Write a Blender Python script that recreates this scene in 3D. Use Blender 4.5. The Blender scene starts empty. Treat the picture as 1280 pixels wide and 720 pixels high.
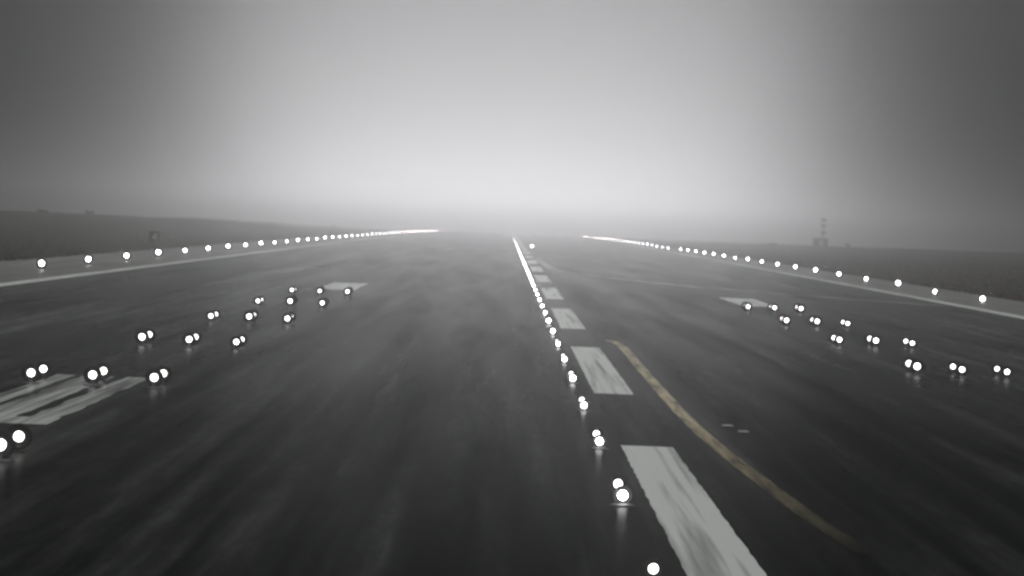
import bpy, bmesh, math, random
import numpy as np
from mathutils import Matrix, Vector

R = math.radians
random.seed(7)
sc = bpy.context.scene
col = sc.collection

# ------------------------------------------------------------------ camera
FPX = 4777.0                 # focal length in pixels of a 1280-wide frame
H = 4.47                     # eye height above the runway, metres
VPX, VPY, ROLL = 633.0, 276.0, R(2.2)
CX = 2.6                     # runway axis, metres right of the camera
d = Vector(((VPX - 640) / FPX, (360 - VPY) / FPX, 1.0)).normalized()      # world +Y seen from the camera (right, up, forward)
u = Vector((math.sin(ROLL), math.cos(ROLL), 0.0))
u = (u - d * u.dot(d)).normalized()                                        # world +Z
rx = Vector((u.y * d.z - u.z * d.y, u.z * d.x - u.x * d.z, u.x * d.y - u.y * d.x))
if rx.x < 0: rx = -rx                                                      # world +X
M = Matrix(((rx.x, rx.y, -rx.z), (d.x, d.y, -d.z), (u.x, u.y, -u.z)))      # columns: camera right, up, back
cam_data = bpy.data.cameras.new('camera')
cam = bpy.data.objects.new('camera', cam_data)
col.objects.link(cam)
cam.matrix_world = Matrix.Translation((0, 0, H)) @ M.to_4x4()
cam_data.sensor_width = 36.0
cam_data.lens = FPX / 1280 * 36
cam_data.clip_start = 0.5
cam_data.clip_end = 30000
cam_data.dof.use_dof = True                                                # soft sensor image, lamps spread to discs
cam_data.dof.focus_distance = 12.0
cam_data.dof.aperture_fstop = (cam_data.lens / 1000) / (12.0 * 3.8 / FPX)
sc.camera = cam

# ------------------------------------------------------------------ sky, sun, exposure
SUN_EL, SUN_AZ = 2.7, 0.0
world = bpy.data.worlds.new('World'); sc.world = world; world.use_nodes = True
nt = world.node_tree; nt.nodes.clear()
N = nt.nodes.new; L = nt.links.new
sky = N('ShaderNodeTexSky'); sky.sky_type = 'NISHITA'; sky.sun_disc = False
sky.sun_elevation = R(SUN_EL); sky.sun_rotation = R(SUN_AZ)
sky.air_density = 1.0; sky.dust_density = 8.0; sky.ozone_density = 1.0
bw = N('ShaderNodeRGBToBW'); L(sky.outputs[0], bw.inputs[0])
mul = N('ShaderNodeMath'); mul.operation = 'MULTIPLY'; mul.inputs[1].default_value = 0.03; L(bw.outputs[0], mul.inputs[0])
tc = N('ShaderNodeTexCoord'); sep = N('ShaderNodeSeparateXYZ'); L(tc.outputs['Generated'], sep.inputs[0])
# overcast deck, kept dim at the horizon and raised overhead to light the markings
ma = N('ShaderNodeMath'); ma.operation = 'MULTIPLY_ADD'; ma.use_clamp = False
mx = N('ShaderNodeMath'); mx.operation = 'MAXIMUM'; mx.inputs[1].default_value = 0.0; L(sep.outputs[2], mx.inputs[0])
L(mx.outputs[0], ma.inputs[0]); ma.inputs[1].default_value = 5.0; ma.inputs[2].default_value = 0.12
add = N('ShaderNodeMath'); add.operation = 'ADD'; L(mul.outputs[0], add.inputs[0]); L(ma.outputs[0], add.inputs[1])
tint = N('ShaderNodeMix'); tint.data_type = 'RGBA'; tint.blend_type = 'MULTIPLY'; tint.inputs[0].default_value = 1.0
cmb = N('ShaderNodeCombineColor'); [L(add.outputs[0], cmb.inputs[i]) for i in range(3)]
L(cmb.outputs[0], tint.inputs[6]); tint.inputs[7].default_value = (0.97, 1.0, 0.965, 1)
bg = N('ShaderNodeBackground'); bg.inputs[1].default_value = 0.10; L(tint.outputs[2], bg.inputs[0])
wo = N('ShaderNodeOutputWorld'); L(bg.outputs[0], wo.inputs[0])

sun_data = bpy.data.lights.new('sun', 'SUN'); sun_data.energy = 0.048; sun_data.angle = R(8.8)
sun_data.color = (1.0, 0.985, 1.01)
sun = bpy.data.objects.new('sun', sun_data); col.objects.link(sun)
sun.rotation_euler = (-R(90 - SUN_EL), 0, -R(SUN_AZ)); sun.location = (0, 50, 80)

sc.view_settings.view_transform = 'Standard'; sc.view_settings.look = 'None'
sc.view_settings.exposure = 0.0; sc.view_settings.gamma = 1.0; sc.view_settings.use_curve_mapping = False
sc.cycles.use_denoising = True
sc.cycles.max_bounces = 6; sc.cycles.volume_bounces = 1; sc.cycles.caustics_reflective = False
sc.cycles.sample_clamp_indirect = 4.0

# ------------------------------------------------------------------ helpers
KCURVE = 9e-7
def prof(y):
    return -KCURVE * max(0.0, y - 400.0) ** 2

def gp(px, py, up=0.0):
    """photo pixel -> point on the runway surface (raised by `up`)"""
    x0, y0 = px - VPX, py - VPY
    xr = x0 * math.cos(ROLL) + y0 * math.sin(ROLL)
    yr = y0 * math.cos(ROLL) - x0 * math.sin(ROLL)
    y = FPX * (H - up) / yr
    for _ in range(30):
        y = 0.5 * y + 0.5 * FPX * (H - up - prof(y)) / yr
    return Vector((xr * y / FPX, y, prof(y) + up))

def tag(o, label=None, cat=None, group=None, kind=None):
    if label: o['label'] = label
    if cat: o['category'] = cat
    if group: o['group'] = group
    if kind: o['kind'] = kind
    return o

def link(name, me, mats, parent=None, loc=(0, 0, 0)):
    o = bpy.data.objects.new(name, me); col.objects.link(o); o.location = loc
    if mats is not None and not len(me.materials):
        for m in (mats if isinstance(mats, (list, tuple)) else [mats]): me.materials.append(m)
    if parent: o.parent = parent
    return o

def bm_mesh(bm, name):
    me = bpy.data.meshes.new(name); bm.normal_update(); bm.to_mesh(me); bm.free(); return me

def smooth(me):
    for p in me.polygons: p.use_smooth = True
    return me

def empty(name, loc):
    o = bpy.data.objects.new(name, None); col.objects.link(o); o.location = loc; o.empty_display_size = 0.3; return o

def box(bm, x0, x1, y0, y1, z0, z1, mi=0):
    vs = [bm.verts.new((x, y, z)) for z in (z0, z1) for y in (y0, y1) for x in (x0, x1)]
    for f in ((0, 2, 3, 1), (4, 5, 7, 6), (0, 1, 5, 4), (2, 6, 7, 3), (0, 4, 6, 2), (1, 3, 7, 5)):
        bm.faces.new([vs[i] for i in f]).material_index = mi

def lathe(bm, prof_pts, seg=20, axis='Z', org=(0, 0, 0), mi=0, sx=1.0):
    """revolve (radius, t) pairs about an axis through org"""
    rings = []
    for r, t in prof_pts:
        ring = []
        for k in range(seg):
            a = 2 * math.pi * k / seg
            c, s = r * math.cos(a), r * math.sin(a)
            v = {'Z': (c, s, t), 'Y': (c * sx, t, s)}[axis]
            ring.append(bm.verts.new((v[0] + org[0], v[1] + org[1], v[2] + org[2])))
        rings.append(ring)
    for a, b in zip(rings, rings[1:]):
        for k in range(seg):
            f = bm.faces.new((a[k], a[(k + 1) % seg], b[(k + 1) % seg], b[k])); f.material_index = mi; f.smooth = True
    for ring in (rings[0], rings[-1]):
        try:
            f = bm.faces.new(ring); f.material_index = mi
        except ValueError: pass
    bmesh.ops.recalc_face_normals(bm, faces=bm.faces[:])

def mat(name):
    m = bpy.data.materials.new(name); m.use_nodes = True
    t = m.node_tree; b = t.nodes['Principled BSDF']
    return m, t, b

def simple(name, c, rough=0.6, metal=0.0, noise=0.15, scale=8.0):
    m, t, b = mat(name)
    tcn = t.nodes.new('ShaderNodeTexCoord'); nz = t.nodes.new('ShaderNodeTexNoise')
    nz.inputs['Scale'].default_value = scale; nz.inputs['Detail'].default_value = 4
    t.links.new(tcn.outputs['Object'], nz.inputs['Vector'])
    rp = t.nodes.new('ShaderNodeValToRGB')
    rp.color_ramp.elements[0].position = .3; rp.color_ramp.elements[1].position = .7
    rp.color_ramp.elements[0].color = tuple(v * (1 - noise) for v in c) + (1,)
    rp.color_ramp.elements[1].color = tuple(min(1, v * (1 + noise)) for v in c) + (1,)
    t.links.new(nz.outputs['Fac'], rp.inputs[0]); t.links.new(rp.outputs[0], b.inputs['Base Color'])
    b.inputs['Roughness'].default_value = rough; b.inputs['Metallic'].default_value = metal
    return m

def lamp_mat(name, c, e):
    m, t, b = mat(name)
    b.inputs['Base Color'].default_value = (.8, .8, .8, 1); b.inputs['Roughness'].default_value = .2
    b.inputs['Emission Color'].default_value = tuple(c) + (1,); b.inputs['Emission Strength'].default_value = e
    m.cycles.emission_sampling = 'NONE'
    return m

def ground_mat(name, cols, scale, stretch, rough, bump=0.0, rubber=False, rough_var=0.1, big=None):
    """layered noise: streaks along the runway, broad patches, fine grain"""
    m, t, b = mat(name); n = t.nodes.new; l = t.links.new
    geo = n('ShaderNodeNewGeometry')
    mp = n('ShaderNodeMapping'); mp.inputs['Scale'].default_value = (1, stretch, 1); l(geo.outputs['Position'], mp.inputs['Vector'])
    n1 = n('ShaderNodeTexNoise'); n1.inputs['Scale'].default_value = scale; n1.inputs['Detail'].default_value = 6; n1.inputs['Roughness'].default_value = .6
    l(mp.outputs[0], n1.inputs['Vector'])
    mp2 = n('ShaderNodeMapping'); mp2.inputs['Scale'].default_value = (1, .05, 1); l(geo.outputs['Position'], mp2.inputs['Vector'])
    n2 = n('ShaderNodeTexNoise'); n2.inputs['Scale'].default_value = scale * .12; n2.inputs['Detail'].default_value = 5
    l(mp2.outputs[0], n2.inputs['Vector'])
    mixn = n('ShaderNodeMath'); mixn.operation = 'MULTIPLY_ADD'; l(n1.outputs['Fac'], mixn.inputs[0]); mixn.inputs[1].default_value = .55
    h2 = n('ShaderNodeMath'); h2.operation = 'MULTIPLY'; h2.inputs[1].default_value = .45; l(n2.outputs['Fac'], h2.inputs[0]); l(h2.outputs[0], mixn.inputs[2])
    rp = n('ShaderNodeValToRGB'); e = rp.color_ramp.elements
    e[0].position = .36; e[1].position = .66
    e[0].color = tuple(cols[0]) + (1,); e[1].color = tuple(cols[-1]) + (1,)
    if len(cols) == 3:
        k = e.new(.5); k.color = tuple(cols[1]) + (1,)
    l(mixn.outputs[0], rp.inputs[0])
    out = rp.outputs[0]
    if rubber:                                   # mid-size blotches and grain of the worn surface
        mp5 = n('ShaderNodeMapping'); mp5.inputs['Scale'].default_value = (1, .10, 1); l(geo.outputs['Position'], mp5.inputs['Vector'])
        n5 = n('ShaderNodeTexNoise'); n5.inputs['Scale'].default_value = 2.6; n5.inputs['Detail'].default_value = 8; n5.inputs['Roughness'].default_value = .75; l(mp5.outputs[0], n5.inputs['Vector'])
        r5 = n('ShaderNodeMapRange'); l(n5.outputs['Fac'], r5.inputs['Value']); r5.inputs['From Min'].default_value = .3; r5.inputs['From Max'].default_value = .7; r5.inputs['To Min'].default_value = .45; r5.inputs['To Max'].default_value = 1.75
        c5 = n('ShaderNodeCombineColor'); [l(r5.outputs[0], c5.inputs[q]) for q in range(3)]
        m5 = n('ShaderNodeMix'); m5.data_type = 'RGBA'; m5.blend_type = 'MULTIPLY'; m5.inputs[0].default_value = 1.0; l(out, m5.inputs[6]); l(c5.outputs[0], m5.inputs[7]); out = m5.outputs[2]
    if rubber:                                   # tyre rubber laid down along the axis
        sp = n('ShaderNodeSeparateXYZ'); l(geo.outputs['Position'], sp.inputs[0])
        a = n('ShaderNodeMath'); a.operation = 'SUBTRACT'; a.inputs[1].default_value = CX; l(sp.outputs[0], a.inputs[0])
        ab = n('ShaderNodeMath'); ab.operation = 'ABSOLUTE'; l(a.outputs[0], ab.inputs[0])
        mr = n('ShaderNodeMapRange'); mr.inputs['From Min'].default_value = 7; mr.inputs['From Max'].default_value = 19
        mr.inputs['To Min'].default_value = .97; mr.inputs['To Max'].default_value = 0.0; l(ab.outputs[0], mr.inputs['Value'])
        n3 = n('ShaderNodeTexNoise'); n3.inputs['Scale'].default_value = 1.6; n3.inputs['Detail'].default_value = 4
        mp3 = n('ShaderNodeMapping'); mp3.inputs['Scale'].default_value = (1, .012, 1); l(geo.outputs['Position'], mp3.inputs['Vector']); l(mp3.outputs[0], n3.inputs['Vector'])
        mm = n('ShaderNodeMath'); mm.operation = 'MULTIPLY'; mm.use_clamp = True; l(mr.outputs[0], mm.inputs[0]); r3 = n('ShaderNodeMapRange'); l(n3.outputs['Fac'], r3.inputs['Value']); r3.inputs['From Min'].default_value = .34; r3.inputs['From Max'].default_value = .62; r3.inputs['To Min'].default_value = .35; l(r3.outputs[0], mm.inputs[1])
        mxx = n('ShaderNodeMix'); mxx.data_type = 'RGBA'; l(mm.outputs[0], mxx.inputs[0]); l(out, mxx.inputs[6]); mxx.inputs[7].default_value = (.012, .012, .013, 1)
        out = mxx.outputs[2]
    l(out, b.inputs['Base Color'])
    rr = n('ShaderNodeMapRange'); l(n2.outputs['Fac'], rr.inputs['Value']); rr.inputs['From Min'].default_value = .35; rr.inputs['From Max'].default_value = .65
    rr.inputs['To Min'].default_value = rough - rough_var; rr.inputs['To Max'].default_value = rough + rough_var
    l(rr.outputs[0], b.inputs['Roughness'])
    if bump:
        n4 = n('ShaderNodeTexNoise'); n4.inputs['Scale'].default_value = 3.0; n4.inputs['Detail'].default_value = 6; l(geo.outputs['Position'], n4.inputs['Vector'])
        bp = n('ShaderNodeBump'); bp.inputs['Strength'].default_value = bump; bp.inputs['Distance'].default_value = .02
        l(n4.outputs['Fac'], bp.inputs['Height']); l(bp.outputs[0], b.inputs['Normal'])
    return m

def paint_mat(name, c, worn, scale=1.2, wear=.5, rough=.45, stretch=.08):
    """road paint scuffed through to the asphalt along the direction of travel"""
    m, t, b = mat(name); n = t.nodes.new; l = t.links.new
    geo = n('ShaderNodeNewGeometry')
    mp = n('ShaderNodeMapping'); mp.inputs['Scale'].default_value = (1, stretch, 1); l(geo.outputs['Position'], mp.inputs['Vector'])
    n1 = n('ShaderNodeTexNoise'); n1.inputs['Scale'].default_value = scale; n1.inputs['Detail'].default_value = 3; n1.inputs['Roughness'].default_value = .55
    l(mp.outputs[0], n1.inputs['Vector'])
    rp = n('ShaderNodeValToRGB'); e = rp.color_ramp.elements
    e[0].position = wear - .16; e[1].position = wear + .14
    e[0].color = tuple(worn) + (1,); e[1].color = tuple(c) + (1,)
    l(n1.outputs['Fac'], rp.inputs[0]); l(rp.outputs[0], b.inputs['Base Color'])
    b.inputs['Roughness'].default_value = rough
    return m

# ------------------------------------------------------------------ materials
M_ASPH = ground_mat('wet_asphalt', [(.014, .0155, .0145), (.036, .039, .037), (.105, .11, .106)], 1.5, .022, .6, .25, True, .06)

def damp(m, lobes):
    """thin film of water: weak reflections on top of a matt surface"""
    t = m.node_tree; b = t.nodes['Principled BSDF']; b.inputs['Specular IOR Level'].default_value = 0.0
    out = b.outputs[0]
    for c, r in lobes:
        g = t.nodes.new('ShaderNodeBsdfGlossy'); g.inputs['Color'].default_value = (c, c, c, 1); g.inputs['Roughness'].default_value = r
        fr = t.nodes.new('ShaderNodeFresnel'); fr.inputs['IOR'].default_value = 1.33                 # rough film turns glossy only at low grazing angles
        pw = t.nodes.new('ShaderNodeMath'); pw.operation = 'POWER'; pw.inputs[1].default_value = 6.0; t.links.new(fr.outputs[0], pw.inputs[0])
        ml = t.nodes.new('ShaderNodeMath'); ml.operation = 'MULTIPLY'; ml.inputs[1].default_value = c; t.links.new(pw.outputs[0], ml.inputs[0])
        geo = t.nodes.new('ShaderNodeNewGeometry'); mp = t.nodes.new('ShaderNodeMapping'); mp.inputs['Scale'].default_value = (1, .03, 1)   # the film lies in uneven lanes
        nz = t.nodes.new('ShaderNodeTexNoise'); nz.inputs['Scale'].default_value = .5; nz.inputs['Detail'].default_value = 6; nz.inputs['Roughness'].default_value = .65
        t.links.new(geo.outputs['Position'], mp.inputs['Vector']); t.links.new(mp.outputs[0], nz.inputs['Vector'])
        mr = t.nodes.new('ShaderNodeMapRange'); t.links.new(nz.outputs['Fac'], mr.inputs['Value']); mr.inputs['From Min'].default_value = .33; mr.inputs['From Max'].default_value = .67
        mr.inputs['To Min'].default_value = .62; mr.inputs['To Max'].default_value = 1.4
        m2 = t.nodes.new('ShaderNodeMath'); m2.operation = 'MULTIPLY'; t.links.new(ml.outputs[0], m2.inputs[0]); t.links.new(mr.outputs[0], m2.inputs[1])
        t.links.new(m2.outputs[0], g.inputs['Color'])
        a = t.nodes.new('ShaderNodeAddShader'); t.links.new(out, a.inputs[0]); t.links.new(g.outputs[0], a.inputs[1]); out = a.outputs[0]
    t.links.new(out, t.nodes['Material Output'].inputs['Surface'])
damp(M_ASPH, [(.42, .27)])
M_SHOULDER = ground_mat('shoulder_asphalt', [(.16, .16, .155), (.22, .22, .21), (.30, .30, .285)], .7, .06, .5, .2)
M_GRASS = ground_mat('grass_ground', [(.012, .015, .004), (.026, .030, .009), (.048, .044, .016)], .05, .25, .9, .6)
M_WHITE = paint_mat('white_paint', (.84, .85, .84), (.09, .09, .09), 4.0, .35, stretch=.012)
M_WHITE_WORN = paint_mat('worn_white_paint', (.62, .63, .62), (.05, .05, .05), 4.0, .46, stretch=.015)
M_YELLOW = paint_mat('worn_yellow_paint', (.66, .55, .36), (.14, .125, .09), 5.0, .47, stretch=.05)
t = M_YELLOW.node_tree; g = t.nodes.new('ShaderNodeNewGeometry'); sp = t.nodes.new('ShaderNodeSeparateXYZ'); mr = t.nodes.new('ShaderNodeMapRange')
t.links.new(g.outputs['Position'], sp.inputs[0]); t.links.new(sp.outputs[1], mr.inputs['Value'])          # scrubbed away where the taxi traffic turns
mr.inputs['From Min'].default_value = 54; mr.inputs['From Max'].default_value = 90; mr.inputs['To Min'].default_value = 1.0; mr.inputs['To Max'].default_value = .05
mxy = t.nodes.new('ShaderNodeMix'); mxy.data_type = 'RGBA'; mxy.inputs[7].default_value = (.024, .024, .023, 1)
b = t.nodes['Principled BSDF']; t.links.new(b.inputs['Base Color'].links[0].from_socket, mxy.inputs[6]); t.links.new(mr.outputs[0], mxy.inputs[0]); t.links.new(mxy.outputs[2], b.inputs['Base Color'])
M_FAINT = paint_mat('faded_paint', (.48, .48, .46), (.16, .16, .16), .8, .45)
for m in (M_WHITE, M_WHITE_WORN, M_YELLOW, M_FAINT): damp(m, [(.42, .27)])
damp(M_SHOULDER, [(.30, .30)])
M_BLACK = simple('black_housing', (.012, .012, .012), .5)
M_STEEL = simple('galvanised_steel', (.10, .10, .10), .7, .3)
M_LAMP = lamp_mat('lamp_glass', (1.0, .97, 1.0), 13)
M_LAMP_TDZ = lamp_mat('low_lamp_glass', (1.0, .98, 1.0), 6)
M_LAMP_CL = lamp_mat('centreline_lamp_glass', (1.0, .97, 1.0), 30)
M_LAMP_GHOST = lamp_mat('rear_ghost_glass', (1.0, .93, .90), 5)  # glow of the added ghost lamps behind the real ones
M_LAMP_FAR = lamp_mat('warm_lamp_glass', (1.0, .86, .83), 22)
M_LAMP_GREEN = lamp_mat('green_lamp_glass', (.85, 1.0, .70), 25)

# ------------------------------------------------------------------ ground, shoulder, runway sheets
YS = [-60, -20, 10, 40, 70, 100, 150, 200, 250, 300, 350, 400]
y = 400.0
while y < 4600: y += 50; YS.append(y)

def strip_mesh(name, xs, dz, ys=YS):
    vs, fs = [], []
    for yy in ys:
        for x in xs: vs.append((x, yy, prof(yy) + dz))
    n = len(xs)
    for j in range(len(ys) - 1):
        for i in range(n - 1): fs.append((j * n + i, j * n + i + 1, (j + 1) * n + i + 1, (j + 1) * n + i))
    me = bpy.data.meshes.new(name); me.from_pydata(vs, [], fs); return smooth(me)

def terrain(x, yy):
    z = prof(yy)
    w = min(1.0, max(0.0, (abs(x - CX) - 60) / 60))
    if w > 0:
        z += w * (.25 * math.sin(x * .021 + 1.3) * math.sin(yy * .009) + .18 * math.sin(x * .05 + yy * .017))
        z += w * 2.2 * math.exp(-((x + 128) / 48) ** 2 - ((yy - 1550) / 420) ** 2)
        z += w * 1.6 * math.exp(-((x + 230) / 40) ** 2 - ((yy - 1700) / 300) ** 2)
    if x < 0:                                     # low ridge beyond the green verge
        r = min(1.0, max(0.0, (-x - 50) / 22)); r = r * r * (3 - 2 * r)
        z += r * (2.15 + .25 * math.sin(x * .09) + .2 * math.sin(x * .31 + 1)) * math.exp(-((yy - 930) / 230) ** 2)
    else:
        r = min(1.0, max(0.0, (x - 56) / 30)); z += r * .9 * math.exp(-((yy - 1150) / 200) ** 2)
    return z
xs = sorted(set([-3500, -2000, -1200, -800, -600, -450] + list(range(-400, -160, 12)) + list(range(-160, -48, 4)) + [-48, CX, 54] + list(range(60, 140, 8)) + list(range(140, 420, 14)) + [450, 600, 800, 1200, 2000, 3500]))
vs, fs = [], []
for yy in YS:
    for x in xs: vs.append((x, yy, terrain(x, yy) - .03))
n = len(xs)
for j in range(len(YS) - 1):
    for i in range(n - 1): fs.append((j * n + i, j * n + i + 1, (j + 1) * n + i + 1, (j + 1) * n + i))
me = bpy.data.meshes.new('ground'); me.from_pydata(vs, [], fs); smooth(me)
tag(link('ground', me, M_GRASS), kind='structure')

EL, ER = -26.9, 30.2          # painted edge lines
tag(link('runway_shoulder', strip_mesh('runway_shoulder', [-37.4, -32, EL], 0.0), M_SHOULDER), kind='structure')
tag(link('runway_shoulder', strip_mesh('runway_shoulder', [ER, 35, 38.0], 0.0), M_SHOULDER), kind='structure')
runway = tag(link('runway', strip_mesh('runway', [EL, -16, -8, CX, 12, 22, ER], 0.0), M_ASPH), kind='structure')

# ------------------------------------------------------------------ painted markings (children of the runway)
def ribbon(name, pts, w, m, dz=.006, jag=0.0):
    """painted band along a ground polyline, slightly ragged edges"""
    vs, fs = [], []
    for i, p in enumerate(pts):
        a = pts[max(0, i - 1)]; b = pts[min(len(pts) - 1, i + 1)]
        t = Vector((b[0] - a[0], b[1] - a[1])).normalized(); nx, ny = t.y, -t.x
        ww = w[i] if isinstance(w, (list, tuple)) else w
        j1, j2 = random.uniform(-jag, jag), random.uniform(-jag, jag)
        for s, jj in ((-1, j1), (1, j2)):
            x, yy = p[0] + s * nx * (ww / 2 + jj), p[1] + s * ny * (ww / 2 + jj)
            vs.append((x, yy, prof(yy) + dz))
    for i in range(len(pts) - 1): fs.append((2 * i, 2 * i + 1, 2 * i + 3, 2 * i + 2))
    me = bpy.data.meshes.new(name); me.from_pydata(vs, [], fs)
    return link(name, me, m, runway)

def straight(x, y0, y1, step):
    n = max(2, int((y1 - y0) / step)); return [(x, y0 + (y1 - y0) * i / n) for i in range(n + 1)]

for k in range(-1, 37):                                   # 36.6 m stripes, 24.4 m gaps
    y0 = 101.0 + 60.96 * (k - 1)
    if y0 < -40 or y0 > 2250: continue
    ribbon('centreline_stripe', straight(3.02, y0, y0 + 37.5, .6 if y0 < 300 else 9), 1.05, M_WHITE, jag=.014)
ymark = sorted(set(YS[:-30]))
for x in (EL, ER):
    ribbon('edge_line', [(x, yy) for yy in YS if yy < 2700], 1.0, M_WHITE, .008)
for x0, x1 in ((-9.78, -9.15), (-10.88, -10.08), (-11.6, -11.1), (14.15, 14.85), (15.15, 15.9)):
    ribbon('touchdown_bar', straight((x0 + x1) / 2, 77.5, 100.0, 1.5), x1 - x0, M_WHITE_WORN, jag=.05)
ribbon('touchdown_bar', straight(-10.02, 77.0, 79.6, .6), 1.75, M_WHITE_WORN, dz=.010, jag=.05)
ribbon('touchdown_bar', straight(-10.0, 226.5, 250.5, 3), 2.2, M_WHITE, jag=.06)
ribbon('touchdown_bar', straight(15.1, 224.5, 249, 3), 2.2, M_WHITE, jag=.06)

def curve(pts, n=10):
    """smooth polyline through ground points (Catmull-Rom)"""
    P = [Vector(p) for p in pts]; P = [2 * P[0] - P[1]] + P + [2 * P[-1] - P[-2]]; out = []
    for i in range(1, len(P) - 2):
        for k in range(n):
            t = k / n; a, b, c, e = P[i - 1], P[i], P[i + 1], P[i + 2]
            out.append(.5 * ((2 * b) + (c - a) * t + (2 * a - 5 * b + 4 * c - e) * t * t + (3 * b - a - 3 * c + e) * t ** 3))
    return [tuple(v) for v in out] + [tuple(pts[-1])]
lead = curve([(3.75, 147.5), (4.15, 147), (4.42, 141), (4.4, 120), (4.38, 102), (4.4, 89), (4.5, 79), (4.72, 68.5), (4.95, 60), (5.2, 53.5)])
ribbon('taxi_lead_line', lead, .32, M_YELLOW, jag=.012)
ribbon('taxi_lead_line', curve([(3.9, 470), (4.1, 440), (4.6, 372), (6.1, 346), (8.8, 323), (13, 297), (17.5, 281), (24, 262), (29, 250)]), .8, M_FAINT, dz=.005)

# ------------------------------------------------------------------ lights
def drum_mesh(r, depth, cz, seg=18, y=0.0):  # body oversized so its black rim draws a dark halo round the glow
    """round black lamp body, its mouth towards the approach (-Y)"""
    bm = bmesh.new()
    lathe(bm, [(.45 * r, y + depth), (.85 * r, y + depth * .8), (r, y + depth * .25), (r, y), (.9 * r, y - .012), (min(.82 * r, .5 * r + .06), y + .01)], seg, 'Y', (0, 0, cz))
    return bm_mesh(bm, 'lamp_housing')
def lens_mesh(r, bulge, cz, seg=18, y=0.0):
    bm = bmesh.new()
    lathe(bm, [(r, y + .008), (r, y - .01), (.9 * r, y - .45 * bulge), (.6 * r, y - .8 * bulge), (.2 * r, y - bulge)], seg, 'Y', (0, 0, cz))
    return bm_mesh(bm, 'lens')
def stem_mesh(h, r=.04, base=.14):
    bm = bmesh.new()
    lathe(bm, [(base, 0), (base, .02), (base * .8, .03), (r * 1.3, .04), (r, .06), (r, h)], 12, 'Z')
    return bm_mesh(bm, 'stem')
def pan_mesh(r, h):
    bm = bmesh.new()
    lathe(bm, [(r * 1.15, 0), (r * 1.1, h * .5), (r * .8, h)], 18, 'Z')
    return bm_mesh(bm, 'base_pan')
def joined(parts, name):
    """one mesh of several (mesh, material) pieces, for lamps too far to show their parts"""
    bm = bmesh.new(); mats = []
    for i, (me, m) in enumerate(parts):
        k = len(bm.faces); bm.from_mesh(me); bm.faces.ensure_lookup_table()
        for f in bm.faces[k:]: f.material_index = i
        mats.append(m)
    me = bm_mesh(bm, name)
    for m in mats: me.materials.append(m)
    return me

LAMP_RND = random.Random(11)
class Kind:
    def __init__(self, name, pieces, far_mats=None):
        self.name = name; self.pieces = pieces
        for pn, me, m in pieces:
            me.materials.append(m)
        self.far = joined([(me, m) for pn, me, m in pieces if not pn.startswith('rear')], name)
        self.far2 = joined([(me, (far_mats or {}).get(m.name, m)) for pn, me, m in pieces if not pn.startswith('rear')], name)
    def place(self, x, yy, label, cat, group, far=600, warm=1e9, rz=0.0):
        loc = (x, yy, prof(yy) + .001)
        if yy < far:
            o = empty(self.name, loc)
            for pn, me, m in self.pieces: link(pn, me, None, o)
        else:
            o = link(self.name, self.far2 if yy > warm else self.far, None, None, loc)
        k = LAMP_RND.uniform(.86, 1.14); o.scale = (k, 1.0, k)          # lamps differ a little in size and aim
        o.rotation_euler.z = LAMP_RND.uniform(-.03, .03) * (0 if self.name in ('centreline_light', 'touchdown_zone_light') else 1)
        return tag(o, label, cat, group)

GH = 2.5                                               # made-up rear lamp, standing in for a double-image ghost, sits this far behind
FM = {'lamp_glass': M_LAMP_FAR}
K_CENTRE = Kind('centreline_light', [
    ('base_pan', pan_mesh(.17, .03), M_STEEL),
    ('lamp_housing', drum_mesh(.14, .12, .15), M_BLACK), ('lens', lens_mesh(.07, .05, .15), M_LAMP_CL),
    ('rear_ghost_housing', drum_mesh(.135, .12, .16, y=GH), M_BLACK), ('rear_ghost_lens', lens_mesh(.066, .05, .16, y=GH), M_LAMP_GHOST)])
K_TDZ = Kind('touchdown_zone_light', [
    ('base_pan', pan_mesh(.2, .04), M_STEEL), ('stem', stem_mesh(.12, .05, .1), M_STEEL),
    ('lamp_housing', drum_mesh(.22, .16, .26), M_BLACK), ('lens', lens_mesh(.09, .08, .26), M_LAMP_TDZ),
    ('rear_ghost_stem', bm_mesh((lambda b: (lathe(b, [(.1, 0), (.1, .02), (.05, .04), (.05, .12)], 12, 'Z', (0, GH + .05, 0)), b)[1])(bmesh.new()), 'stem'), M_STEEL),
    ('rear_ghost_housing', drum_mesh(.21, .16, .26, y=GH), M_BLACK), ('rear_ghost_lens', lens_mesh(.085, .08, .26, y=GH), M_LAMP_GHOST)])
K_EDGE = Kind('edge_light', [
    ('stem', stem_mesh(.10, .035, .16), M_STEEL),
    ('lamp_housing', drum_mesh(.36, .22, .42), M_BLACK), ('lens', lens_mesh(.18, .12, .42), M_LAMP)], FM)
K_INSET = Kind('inset_edge_light', [
    ('base_pan', pan_mesh(.3, .05), M_STEEL),
    ('lamp_housing', drum_mesh(.26, .16, .27), M_BLACK), ('lens', lens_mesh(.16, .08, .27), M_LAMP)], FM)

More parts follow.
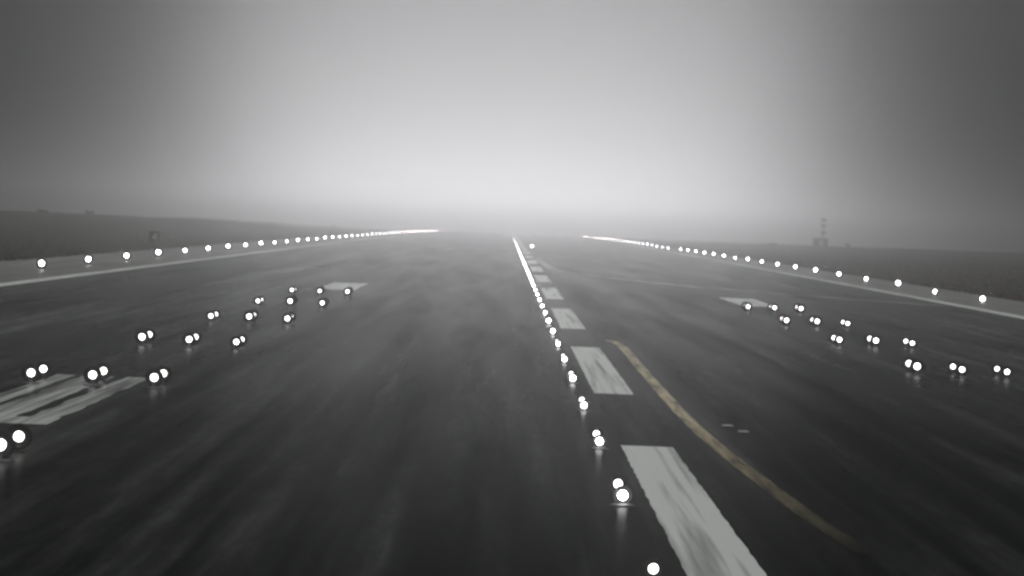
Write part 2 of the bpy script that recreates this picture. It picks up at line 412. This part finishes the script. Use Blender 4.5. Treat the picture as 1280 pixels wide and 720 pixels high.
yy = 45.6
while yy < 2260:
    K_CENTRE.place(2.02, yy, 'low white lamp, ghost copy added to near ones, in the row of lights beside the painted centreline stripes', 'runway light', 'runway centreline lights', far=260)
    yy += 15.24
SPOT = ('lamp closest to the centreline', 'middle lamp', 'lamp farthest from the centreline')
BAR_L = ('bar before the worn stripes', 'bar on the worn stripes', 'third bar back from the far white block',
         'second bar back from the far white block', 'bar just before the far white block', 'bar touching the far white block')
BAR_R = (None, None, 'bar farthest from the white block', 'second bar before the white block',
         'bar just before the white block', 'bar touching the white block')
for k in range(6):
    yy = 65.6 + 28.7 * k
    for i in range(3):
        if k > 0 or i == 0:
            K_TDZ.place(-8.54 - 1.52 * i, yy, 'white %s in the %s' % (SPOT[i], BAR_L[k]), 'runway light', 'touchdown zone lights towards the green verge')
        if k > 1:
            K_TDZ.place(13.4 + 1.45 * i, yy, 'white %s, %s by yellow line' % (SPOT[i], BAR_R[k]), 'runway light', 'touchdown zone lights towards the brown verge')
yy = 256.0
while yy < 2250:
    K_EDGE.place(-31.0, yy, 'white edge lamp on a short stem along the shoulder by the green verge', 'runway light', 'edge lights by the green verge', warm=1150)
    yy += 28.6 if yy < 1690 else 150
for yy in (236.0, 268.0, 298.0):
    K_INSET.place(33.6, yy, 'low white edge lamp without a stem on the shoulder by the brown verge', 'runway light', 'inset edge lights by the brown verge')
yy = 326.0
while yy < 2250:
    if 770 < yy < 850:
        K_INSET.place(33.6, yy, 'small low edge lamp in the gap between stemmed lamps, far along the brown verge', 'runway light', 'far inset edge lights by the brown verge')
    elif not (745 < yy <= 770 or 1480 < yy < 1530 or 1650 < yy < 2200):
        K_EDGE.place(33.6, yy, 'white edge lamp on a short stem along the shoulder by the brown verge', 'runway light', 'edge lights by the brown verge', warm=1150)
    yy += 29.0
K_GREEN = Kind('lead_off_light', [('base_pan', pan_mesh(.22, .04), M_STEEL), ('lamp_housing', drum_mesh(.26, .16, .24), M_BLACK), ('lens', lens_mesh(.22, .08, .24), M_LAMP_GREEN)])
K_GREEN.place(4.7, 674, 'single yellow-green lamp past the far centreline stripes', 'runway light', None, far=900)
M_STUD = simple('pale_metal', (.55, .56, .56), .4, .3)
for x, yy, which in ((5.42, 84.5, 'farther from'), (5.2, 86.8, 'closer to')):
    bm = bmesh.new(); lathe(bm, [(.14, 0), (.13, .015), (.1, .03), (.05, .034)], 16, 'Z')
    tag(link('pavement_fitting', bm_mesh(bm, 'pavement_fitting'), M_STUD, None, (x, yy, .001)), 'small pale unlit metal fitting in the asphalt, the one %s the yellow line' % which, 'fitting', 'unlit pavement fittings')

# ------------------------------------------------------------------ distance sign on the verge
M_SIGNW = simple('sign_white', (.8, .8, .74), .5)
s = empty('runway_sign', (-42.0, 457.0, terrain(-42, 457) - .03))
bm = bmesh.new(); box(bm, -.62, .62, -.09, .09, .34, 1.62); bmesh.ops.bevel(bm, geom=bm.edges[:], offset=.03, segments=1, affect='EDGES')
link('sign_panel', bm_mesh(bm, 'sign_panel'), M_BLACK, s)
for x in (-.4, .4):
    bm = bmesh.new(); lathe(bm, [(.09, 0), (.09, .03), (.035, .04), (.035, .36)], 10, 'Z', (x, 0, 0)); link('post', bm_mesh(bm, 'post'), M_STEEL, s)
bm = bmesh.new()                                        # the pale figure: a 4
outl = [(-.26, .74), (.10, .74), (.10, .56), (.28, .56), (.28, 1.42), (.06, 1.42), (-.26, .92)]
f0 = [bm.verts.new((x, -.105, z)) for x, z in outl]; f1 = [bm.verts.new((x, -.091, z)) for x, z in outl]
bm.faces.new(f0); bm.faces.new(f1[::-1])
for i in range(len(outl)): bm.faces.new((f0[i], f1[i], f1[(i + 1) % 7], f0[(i + 1) % 7]))
bmesh.ops.recalc_face_normals(bm, faces=bm.faces[:])
link('numeral', bm_mesh(bm, 'numeral'), M_SIGNW, s)
tag(s, 'small square black sign with a pale figure on the green verge', 'sign')

# ------------------------------------------------------------------ glide-slope hut and mast
GX, GY = 95.0, 1150.0
M_HUT = simple('hut_wall', (.07, .07, .068), .7); M_DOOR = simple('hut_door', (.55, .55, .52), .6); M_ROOF = simple('hut_roof', (.06, .06, .06), .7)
gz = terrain(GX, GY) - .03
hut = empty('equipment_hut', (GX - .3, GY, gz))
bm = bmesh.new(); box(bm, -2.1, 2.1, -1.4, 1.4, -.1, 2.2); link('wall', bm_mesh(bm, 'wall'), M_HUT, hut)
bm = bmesh.new(); box(bm, -2.35, 2.35, -1.7, 1.7, 2.2, 2.5); link('roof', bm_mesh(bm, 'roof'), M_ROOF, hut)
dr = link('door', (lambda b: (box(b, -.55, .75, -1.46, -1.41, .1, 1.95), bm_mesh(b, 'door'))[1])(bmesh.new()), M_DOOR, hut)
link('door_handle', (lambda b: (box(b, .5, .6, -1.5, -1.465, 1.0, 1.2), bm_mesh(b, 'door_handle'))[1])(bmesh.new()), M_BLACK, dr)
tag(hut, 'small dark flat-roofed hut with a pale door at the foot of the mast', 'hut')
mast = empty('antenna_mast', (GX + .6, GY + 2.6, gz))
bm = bmesh.new()
for sx in (-.3, .3):
    for sy in (-.3, .3): lathe(bm, [(.08, 0), (.05, 8.5)], 6, 'Z', (sx, sy, 0))
link('leg_frame', bm_mesh(bm, 'leg_frame'), M_STEEL, mast)
for k in range(9):
    bm = bmesh.new(); zz = .6 + k * .88; box(bm, -.33, .33, -.34, -.28, zz, zz + .06); box(bm, -.33, .33, .28, .34, zz, zz + .06)
    link('cross_brace', bm_mesh(bm, 'cross_brace'), M_STEEL, mast)
for zz in (3.9, 5.9, 7.8):
    bm = bmesh.new(); box(bm, -.75, .75, -.62, -.4, zz, zz + .75); link('antenna_panel', bm_mesh(bm, 'antenna_panel'), M_HUT, mast)
tag(mast, 'tall thin lattice mast with three antenna panels rising behind the hut', 'mast')

# ------------------------------------------------------------------ shrubs on the skyline
M_LEAF = simple('shrub_leaf', (.045, .055, .028), .8, 0, .4, 3); M_BARK = simple('shrub_bark', (.06, .05, .04), .9)
def shrub(x, yy, w, h, label, seed):
    rnd = random.Random(seed)
    o = empty('shrub', (x, yy, terrain(x, yy) - .05))
    bm = bmesh.new()
    for k in range(4):
        a = rnd.uniform(0, 6.28); r = w * .28
        p0 = Vector((0, 0, 0)); p1 = Vector((r * math.cos(a), r * math.sin(a), h * .7))
        vs0 = [bm.verts.new(p0 + Vector((.09 * math.cos(q), .09 * math.sin(q), 0))) for q in (0, 2.1, 4.2)]
        vs1 = [bm.verts.new(p1 + Vector((.03 * math.cos(q), .03 * math.sin(q), 0))) for q in (0, 2.1, 4.2)]
        for q in range(3): bm.faces.new((vs0[q], vs0[(q + 1) % 3], vs1[(q + 1) % 3], vs1[q]))
    link('trunk', bm_mesh(bm, 'trunk'), M_BARK, o)
    vs, fs = [], []
    cl = [(Vector((rnd.uniform(-.36, .36) * w, rnd.uniform(-.3, .3) * w, h * rnd.uniform(.3, .8))), rnd.uniform(.16, .28)) for _ in range(9)]
    for c, rr in cl:
        for _ in range(90):
            q = Vector((rnd.gauss(0, 1), rnd.gauss(0, 1), rnd.gauss(0, 1))).normalized() * rnd.uniform(.5, 1)
            p = c + Vector((q.x * rr * w, q.y * rr * w, q.z * rr * h)); p.z = max(p.z, .05)
            s = rnd.uniform(.06, .15); a = Vector((rnd.gauss(0, 1), rnd.gauss(0, 1), rnd.gauss(0, 1))).normalized(); b = a.orthogonal().normalized()
            i = len(vs); vs += [p - a * s, p + b * s * .5, p + a * s, p - b * s * .5]; fs.append((i, i + 1, i + 2, i + 3))
    me = bpy.data.meshes.new('crown'); me.from_pydata(vs, [], fs); link('crown', me, M_LEAF, o)
    tag(o, label, 'shrub', 'shrubs on the skyline')
shrub(103.5, 1155, 2.0, 1.3, 'dark round shrub standing beside the mast hut', 1)
shrub(72.5, 1040, 3.4, 1.5, 'low wide shrub on the brown verge, apart from the hut', 2)
shrub(-113.5, 935, 3.4, 1.0, 'larger shrub of the pair on top of the dark rise', 3)
shrub(-102.5, 940, 2.2, 1.2, 'smaller shrub of the pair on top of the dark rise', 4)
shrub(-62, 1380, 2.2, 1.2, 'low dark shrub behind the distant end of the edge lights', 5)
shrub(-76, 1240, 2.0, 1.3, 'low dark shrub on the verge between the sign and the far lights', 6)

# ------------------------------------------------------------------ grass along both verges
M_BLADE_G = simple('grass_green', (.045, .052, .014), .9, 0, .4, .6); M_BLADE_B = simple('grass_brown', (.085, .043, .02), .9, 0, .4, .6)
def grass(x0, x1, m, label, seed):
    rg = np.random.default_rng(seed); n = 26000
    x = x0 + (x1 - x0) * rg.random(n) ** 1.6; yy = 220 + 900 * rg.random(n) ** 1.5
    z = np.array([terrain(a, b) for a, b in zip(x, yy)]) - .05
    s = rg.uniform(.12, .32, n); a = rg.uniform(0, 6.28, n); w = rg.uniform(.04, .12, n)
    lx, ly = rg.normal(0, .12, n), rg.normal(0, .12, n)
    V = np.empty((n, 3, 3)); V[:, 0] = np.c_[x - w * np.cos(a), yy - w * np.sin(a), z]; V[:, 1] = np.c_[x + w * np.cos(a), yy + w * np.sin(a), z]
    V[:, 2] = np.c_[x + lx, yy + ly, z + s]
    me = bpy.data.meshes.new('grass'); me.from_pydata(V.reshape(-1, 3).tolist(), [], np.arange(3 * n).reshape(-1, 3).tolist())
    tag(link('grass', me, m), label, 'grass', None, 'stuff')
grass(-37.3, -110, M_BLADE_G, 'short olive green grass on the verge with the sign', 1)
grass(37.9, 110, M_BLADE_B, 'short brown grass on the verge with the mast', 2)

# ------------------------------------------------------------------ haze
m = bpy.data.materials.new('haze_air'); m.use_nodes = True; t = m.node_tree; t.nodes.clear()
pv = t.nodes.new('ShaderNodeVolumePrincipled'); mo = t.nodes.new('ShaderNodeOutputMaterial')
pv.inputs['Color'].default_value = (.96, .962, .965, 1); pv.inputs['Density'].default_value = 0.0012; pv.inputs['Anisotropy'].default_value = 0.973
t.links.new(pv.outputs[0], mo.inputs['Volume'])
bm = bmesh.new(); box(bm, -3600, 3600, -120, 4700, prof(4600) - 1.5, 20)
o = link('haze', bm_mesh(bm, 'haze'), m); tag(o, 'thin grey mist over the whole airfield', None, None, 'stuff')
